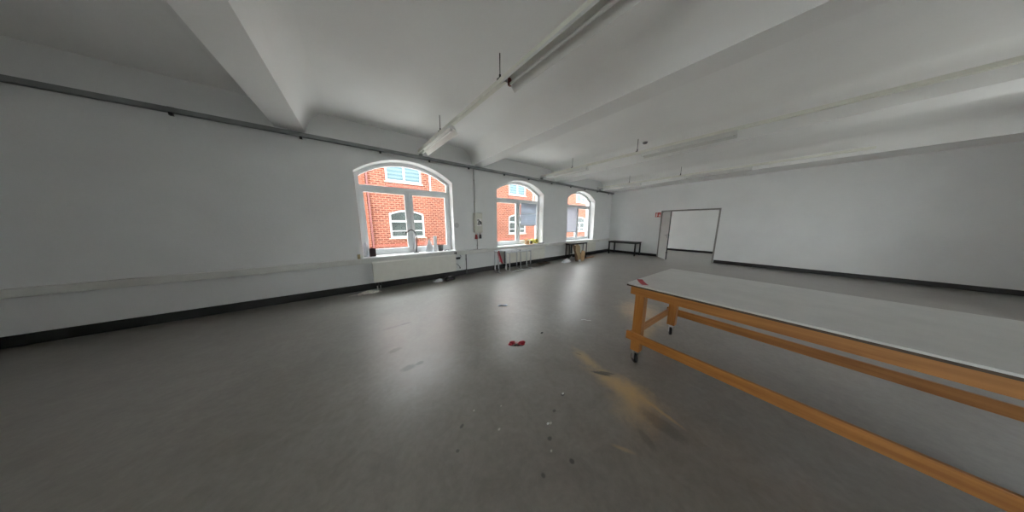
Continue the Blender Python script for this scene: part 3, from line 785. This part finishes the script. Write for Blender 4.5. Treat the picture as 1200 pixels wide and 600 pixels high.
# ------------------------------------------------------------------ third window corner: console, cardboard, litter
def black_table(name, x0, x1, y0, y1, h, label, legs=.02, top=.03):
    cx, cy = (x0+x1)/2, (y0+y1)/2
    r = empty(name, (cx, cy, 0), label, 'table')
    a, b, c, d_ = x0-cx, x1-cx, y0-cy, y1-cy
    bm = BM(); box(bm, a-.02, b+.02, c-.02, d_+.02, h-top, h); finish('tabletop', bm, M['black'], r, bevel=.003)
    bm = BM()
    ring(bm, rect(a, b, c, d_), rect(a+.03, b-.03, c+.03, d_-.03), 'Z', h-top-.05, h-top-.0005); finish('apron', bm, M['black'], r)
    for x in (a+legs, b-legs):
        for y in (c+legs, d_-legs):
            bm = BM(); box(bm, x-legs, x+legs, y-legs, y+legs, 0, h-top-.0505); finish('leg', bm, M['black'], r, bevel=.003)
    return r
black_table('black_table', 10.26, 10.88, 3.86, 5.14, .655, 'low black table standing against the end wall in the far corner', .026)
black_table('narrow_table', 6.87, 8.14, 5.06, 5.265, .715, 'narrow dark table under the farthest window with cardboard leaning on it', .014, .02)
def sheet(name, pts, th, m, loc, rot, label, cat, grp=None):
    bm = BM(); prism(bm, pts, 'Y', 0, th); return tag(finish(name, bm, m, loc=loc, rot=rot), label, cat, grp)
TILT = math.radians(-16)
sheet('cardboard_sheet', [(-.16, 0), (.10, 0), (.20, .16), (.17, .40), (.20, .62), (.08, .70), (-.06, .69), (-.10, .30)], .012, M['card'], (7.16, 4.80, 0), (TILT, math.radians(6), -.1), 'pale brown ragged cardboard sheet leaning against the narrow dark table', 'cardboard')
sheet('cardboard_sheet', [(-.16, .0), (.0, .02), (.06, .20), (.02, .45), (.10, .66), (-.02, .70), (-.12, .69), (-.10, .35)], .012, M['cardd'], (7.02, 4.74, 0), (math.radians(-19), math.radians(4), .06), 'dark brown cardboard strip leaning foremost in front of the pale cardboard sheet', 'cardboard')
sheet('cardboard_sheet', [(-.14, 0), (.02, .015), (.20, .30), (.24, .42), (.08, .47), (-.04, .30)], .012, M['tan'], (7.30, 4.64, 0), (math.radians(-27), 0, -.16), 'low tan cardboard piece leaning right in front of the other cardboard', 'cardboard')
scrap('plastic_wrap', (6.52, 4.93, 0), .27, .14, M['film'], 'crumpled white plastic wrap on the floor left of the leaning cardboard', 'plastic wrap', 21, .5, .6, .6)
scrap('paper_cup', (7.02, 4.66, 0), .05, .085, M['paper'], 'small white crumpled paper cup before the leaning cardboard', 'cup', 8, .9, .25, .15)
bm = BM(); box(bm, -.5, .5, -.03, .03, 0, .02)
tag(finish('wooden_lath', bm, M['woody'], loc=(8.1, 4.98, 0), rot=(0, 0, -.05), bevel=.002), 'thin wooden lath lying on the floor right of the leaning cardboard', 'lath')
bm = BM(); box(bm, -.28, .28, -.12, .12, 0, .03); box(bm, -.22, .1, -.1, .1, .03, .05)
tag(finish('dark_board', bm, M['edge'], loc=(5.55, 5.28, 0), rot=(0, 0, .04), bevel=.003), 'flat dark brown board lying below the right end of the middle radiator', 'board')

# ------------------------------------------------------------------ worktable
TH = .90
T = empty('work_table', (2.17, .865, 0), 'large wooden worktable on castors with grey laminate top and orange brown frame', 'table', rz=math.radians(-3.5))
TW, TL = 1.20, 2.35      # local +x along the short side, -y along the long side
bm = BM(); box(bm, 0, TW, -TL, 0, TH-.014, TH); finish('tabletop', bm, M['lam'], T, bevel=.001)
bm = BM(); box(bm, .003, TW-.003, -TL+.003, -.003, TH-.030, TH-.0142); finish('board_edge', bm, M['edge'], T)
at, ab = TH-.0305, TH-.118
bm = BM(); box(bm, .035, .060, -TL+.03, -.03, ab, at); finish('long_apron', bm, M['woodx'], T, bevel=.003)
bm = BM(); box(bm, TW-.060, TW-.035, -TL+.03, -.03, ab, at); finish('long_apron', bm, M['woodx'], T, bevel=.003)
for y in (-.055, -TL+.055):
    bm = BM(); box(bm, .0605, TW-.0605, y-.0125, y+.0125, ab, at); finish('short_apron', bm, M['woody'], T, bevel=.003)
LX = (.0605, TW-.0605); zl0 = .155
k = 0
for sx in (0, 1):
    for sy in (0, 1):
        x0 = .0605 if sx == 0 else TW-.0605-.085
        y0 = -.068-.085 if sy == 0 else -TL+.068
        bm = BM(); box(bm, x0, x0+.085, y0, y0+.085, zl0, at-.0005); finish('leg', bm, M['wood'], T, bevel=.004)
        cx, cy = x0+.0425, y0+.0425
        c = empty('castor', (cx, cy, 0)); c.parent = T
        bm = BM(); lathe(bm, [(.045, -.014), (.05, -.010), (.05, .010), (.045, .014)], (.012, 0, .0502), 22, 'Y'); finish('wheel', bm, M['rubber'], c, smooth=True)
        bm = BM(); box(bm, -.012, .026, -.022, -.017, .045, .125); box(bm, -.012, .026, .017, .022, .045, .125); box(bm, -.02, .03, -.022, .022, .1255, .135)
        lathe(bm, [(.007, -.024), (.007, .024)], (.012, 0, .0502), 10, 'Y'); box(bm, -.035, .035, -.035, .035, .145, .1545); lathe(bm, [(.018, .1352), (.018, .1448)], (0, 0, 0), 12)
        finish('fork', bm, M['chrome'], c)
        c.rotation_euler.z = (.9, 2.2, .4, 1.4)[k]; k += 1
# lower rails: long ones on the outside of the legs, overlong at the ends; a short one between the legs
for x0 in (.035, TW-.060):
    bm = BM(); box(bm, x0, x0+.025, -TL+.01, -.025, .275, .365); finish('long_stretcher', bm, M['woodx'], T, bevel=.004)
for y0 in (-.0675, -TL+.0425):
    bm = BM(); box(bm, .0605, TW-.0605, y0, y0+.025, .275, .355); finish('short_stretcher', bm, M['woody'], T, bevel=.004)
R_ = Matrix.Rotation(math.radians(-3.5), 4, 'Z')
bm = BM(); bent_strip(bm, [((-.12, .03, .0), 0), ((-.03, .01, .0), 0), ((.06, 0, .0), 0), ((.10, .0, .001), 0)], .055, .0015)
tag(finish('red_tape_strip', bm, M['tape'], loc=(2.295, .775, TH+.0005), rot=(0, 0, math.radians(-139))), 'strip of red tape stuck near the corner of the grey worktable top', 'tape')

# ------------------------------------------------------------------ litter on the floor
r = empty('red_tape_clump', (1.455, 1.815, 0), 'crumpled clump of red and pink barrier tape on the open floor', 'tape')
bm = BM(); crumple(bm, (-.045, .03, 0), (.050), .034, .030, amp=1.1, power=.6, seed=2, n=16, lv=6); finish('tape_fold', bm, M['tape'], r)
bm = BM(); crumple(bm, (.05, -.045, 0), .054, .038, .034, amp=1.1, power=.6, seed=9, n=16, lv=6); finish('tape_fold', bm, M['tape'], r)
bm = BM(); bent_strip(bm, [((-.035, .015, .004), .2), ((-.01, .0, .014), -.4), ((.015, -.02, .012), -.6), ((.03, -.03, .01), -.6)], .03, .002); finish('tape_strand', bm, M['tapep'], r)
bm = BM(); bent_strip(bm, [((-.055, -.02, .002), -.7), ((-.03, -.04, .008), -.7), ((.0, -.06, .004), -.6)], .02, .003); finish('tape_end', bm, mat('dark_red_tape', (.07, .006, .008), .5), r)
bm = BM(); bent_strip(bm, [((-.07, .05, .001), -.6), ((-.02, .01, .012), -.5), ((.03, -.02, .004), -.7), ((.07, -.05, .010), -.6)], .045, .003)
tag(finish('blue_scrap', bm, M['bluew'], loc=(1.99, 2.90, 0)), 'small blue and white plastic scrap on the floor before the worktable and windows', 'scrap')
bm = BM(); bent_strip(bm, [((-.03, .06, .001), -1.0), ((.0, .02, .014), -1.1), ((.02, -.02, .006), -.9), ((.055, -.06, .012), -.8)], .014, .003)
tag(finish('white_scrap', bm, M['paper'], loc=(2.69, 1.62, 0)), 'thin curled white paper scrap on the floor left of the worktable', 'scrap')
scrap('black_lump', (1.89, 1.79, 0), .022, .012, M['blackp'], 'small black lump on the floor between the red tape and the worktable', 'lump', 4)
for i, (x, y, lb) in enumerate([(1.31, .965, 'tiny pale paper crumb on the bare floor below the red tape'), (1.00, .86, 'tiny pale crumb on the floor beside dark spots nearest the camera')]):
    scrap('paper_crumb', (x, y, 0), .012, .006, M['paper'], lb, 'crumb', 30+i)

# ------------------------------------------------------------------ outside: courtyard and brick building
strip('yard_ground', -30, 34, -30, 30, -.6, -.4, M['ground'])
YF = 12.0
FH = 6.9
FA = [(1.25, 2.92), (8.85, 10.5), (17.0, 18.65)]
B = empty('brick_building', (0, YF, -1.0), 'red brick building across the yard with white arched and square windows', 'building')
bm = BM()
holes = [arch(a, b, 1.80, 3.05, 3.25) for a, b in FA] + [rect(a, b, 4.65, 6.15) for a, b in FA]
plate(bm, rect(-14, 34, 0, FH), holes, 'Y', 0, .5)
finish('facade', bm, M['brick'], B)
bm = BM(); box(bm, -14, .40, -.12, -.001, 0, FH); finish('pilaster', bm, M['brick2'], B)
bm = BM(); box(bm, -14, 34, -.13, .52, FH, FH+.2); finish('parapet', bm, M['stone'], B)
bm = BM(); box(bm, .41, 34, -.05, -.001, .86, .96); finish('plinth_band', bm, M['stone'], B)
bm = BM(); box(bm, .41, 34, -.03, -.001, 1.38, 1.50); finish('brick_band', bm, M['darkbrick'], B)
bm = BM(); box(bm, .41, 34, -.06, -.001, 4.20, 4.32); finish('string_course', bm, M['stone'], B)
bm = BM(); tube(bm, [(.47, -.09, .0), (.47, -.09, FH-.2)], .045, 10); finish('drain_pipe', bm, M['zincpipe'], B, smooth=True)
for x in (3.35, 11.2, 19.6):
    bm = BM(); tube(bm, [(x, -.05, 4.36), (x, -.05, FH-.3)], .035, 10); finish('white_pipe', bm, M['whitep'], B, smooth=True)
for a, b in FA:
    z0, zs, za = 1.80, 3.05, 3.25
    bm = BM(); ring(bm, arch(a+.002, b-.002, z0+.002, zs-.002, za-.002), arch(a, b, z0, zs, za, inset=.085), 'Y', .03, .12)
    cx = (a+b)/2
    box(bm, a+.08, b-.08, .032, .11, 2.62, 2.71); box(bm, cx-.045, cx+.045, .032, .11, z0+.08, 2.65)
    box(bm, a+.08, b-.08, .04, .10, 2.14, 2.18)
    wf = finish('arched_window', bm, M['fpvc'], B)
    bm = BM(); prism(bm, arch(a, b, z0, zs, za, inset=.08), 'Y', .07, .08); finish('pane', bm, M['fglass'], wf)
    bm = BM(); box(bm, a-.08, b+.08, -.06, -.001, z0-.06, z0); finish('stone_sill', bm, M['stone'], B)
    bm = BM(); ring(bm, rect(a+.002, b-.002, 4.652, 6.148), rect(a+.08, b-.08, 4.74, 6.06), 'Y', .03, .12); box(bm, cx-.045, cx+.045, .032, .11, 4.73, 6.07)
    wf = finish('square_window', bm, M['fpvc'], B)
    bm = BM(); box(bm, a+.07, b-.07, .07, .08, 4.735, 6.065); finish('blind_pane', bm, M['slat'], wf)
    bm = BM(); box(bm, a-.06, b+.06, -.06, -.001, 4.58, 4.649); finish('stone_sill', bm, M['stone'], B)
    bm = BM(); box(bm, a-.0, b+.0, -.02, -.001, 4.40, 4.54); finish('brick_apron', bm, M['darkbrick'], B)

# ------------------------------------------------------------------ light: an overcast day
wd = bpy.data.worlds.new('overcast'); S.world = wd; wd.use_nodes = True
bg = wd.node_tree.nodes['Background']
bg.inputs['Color'].default_value = (.93, .97, 1.0, 1); bg.inputs['Strength'].default_value = 5.6

# ------------------------------------------------------------------ camera
f = 232.; p = math.atan(37/f); yaw = math.radians(52.7)
F = Vector((math.cos(yaw)*math.cos(p), math.sin(yaw)*math.cos(p), -math.sin(p)))
Rr = Vector((math.sin(yaw), -math.cos(yaw), 0)); U = Rr.cross(F)
cd = bpy.data.cameras.new('camera'); cam = bpy.data.objects.new('camera', cd); COL.objects.link(cam)
cam.matrix_world = Matrix(((Rr.x, U.x, -F.x, 0), (Rr.y, U.y, -F.y, 0), (Rr.z, U.z, -F.z, 1.5), (0, 0, 0, 1)))
cd.sensor_fit = 'HORIZONTAL'; cd.sensor_width = 36; cd.lens = f/1200*36; cd.clip_start = .05
S.camera = cam
S.view_settings.view_transform = 'Standard'; S.view_settings.look = 'None'
S.view_settings.gamma = 1; S.view_settings.use_curve_mapping = False
S.view_settings.exposure = 1.5
S.cycles.max_bounces = 12; S.cycles.diffuse_bounces = 8; S.cycles.glossy_bounces = 4; S.cycles.transparent_max_bounces = 12
S.cycles.use_denoising = True
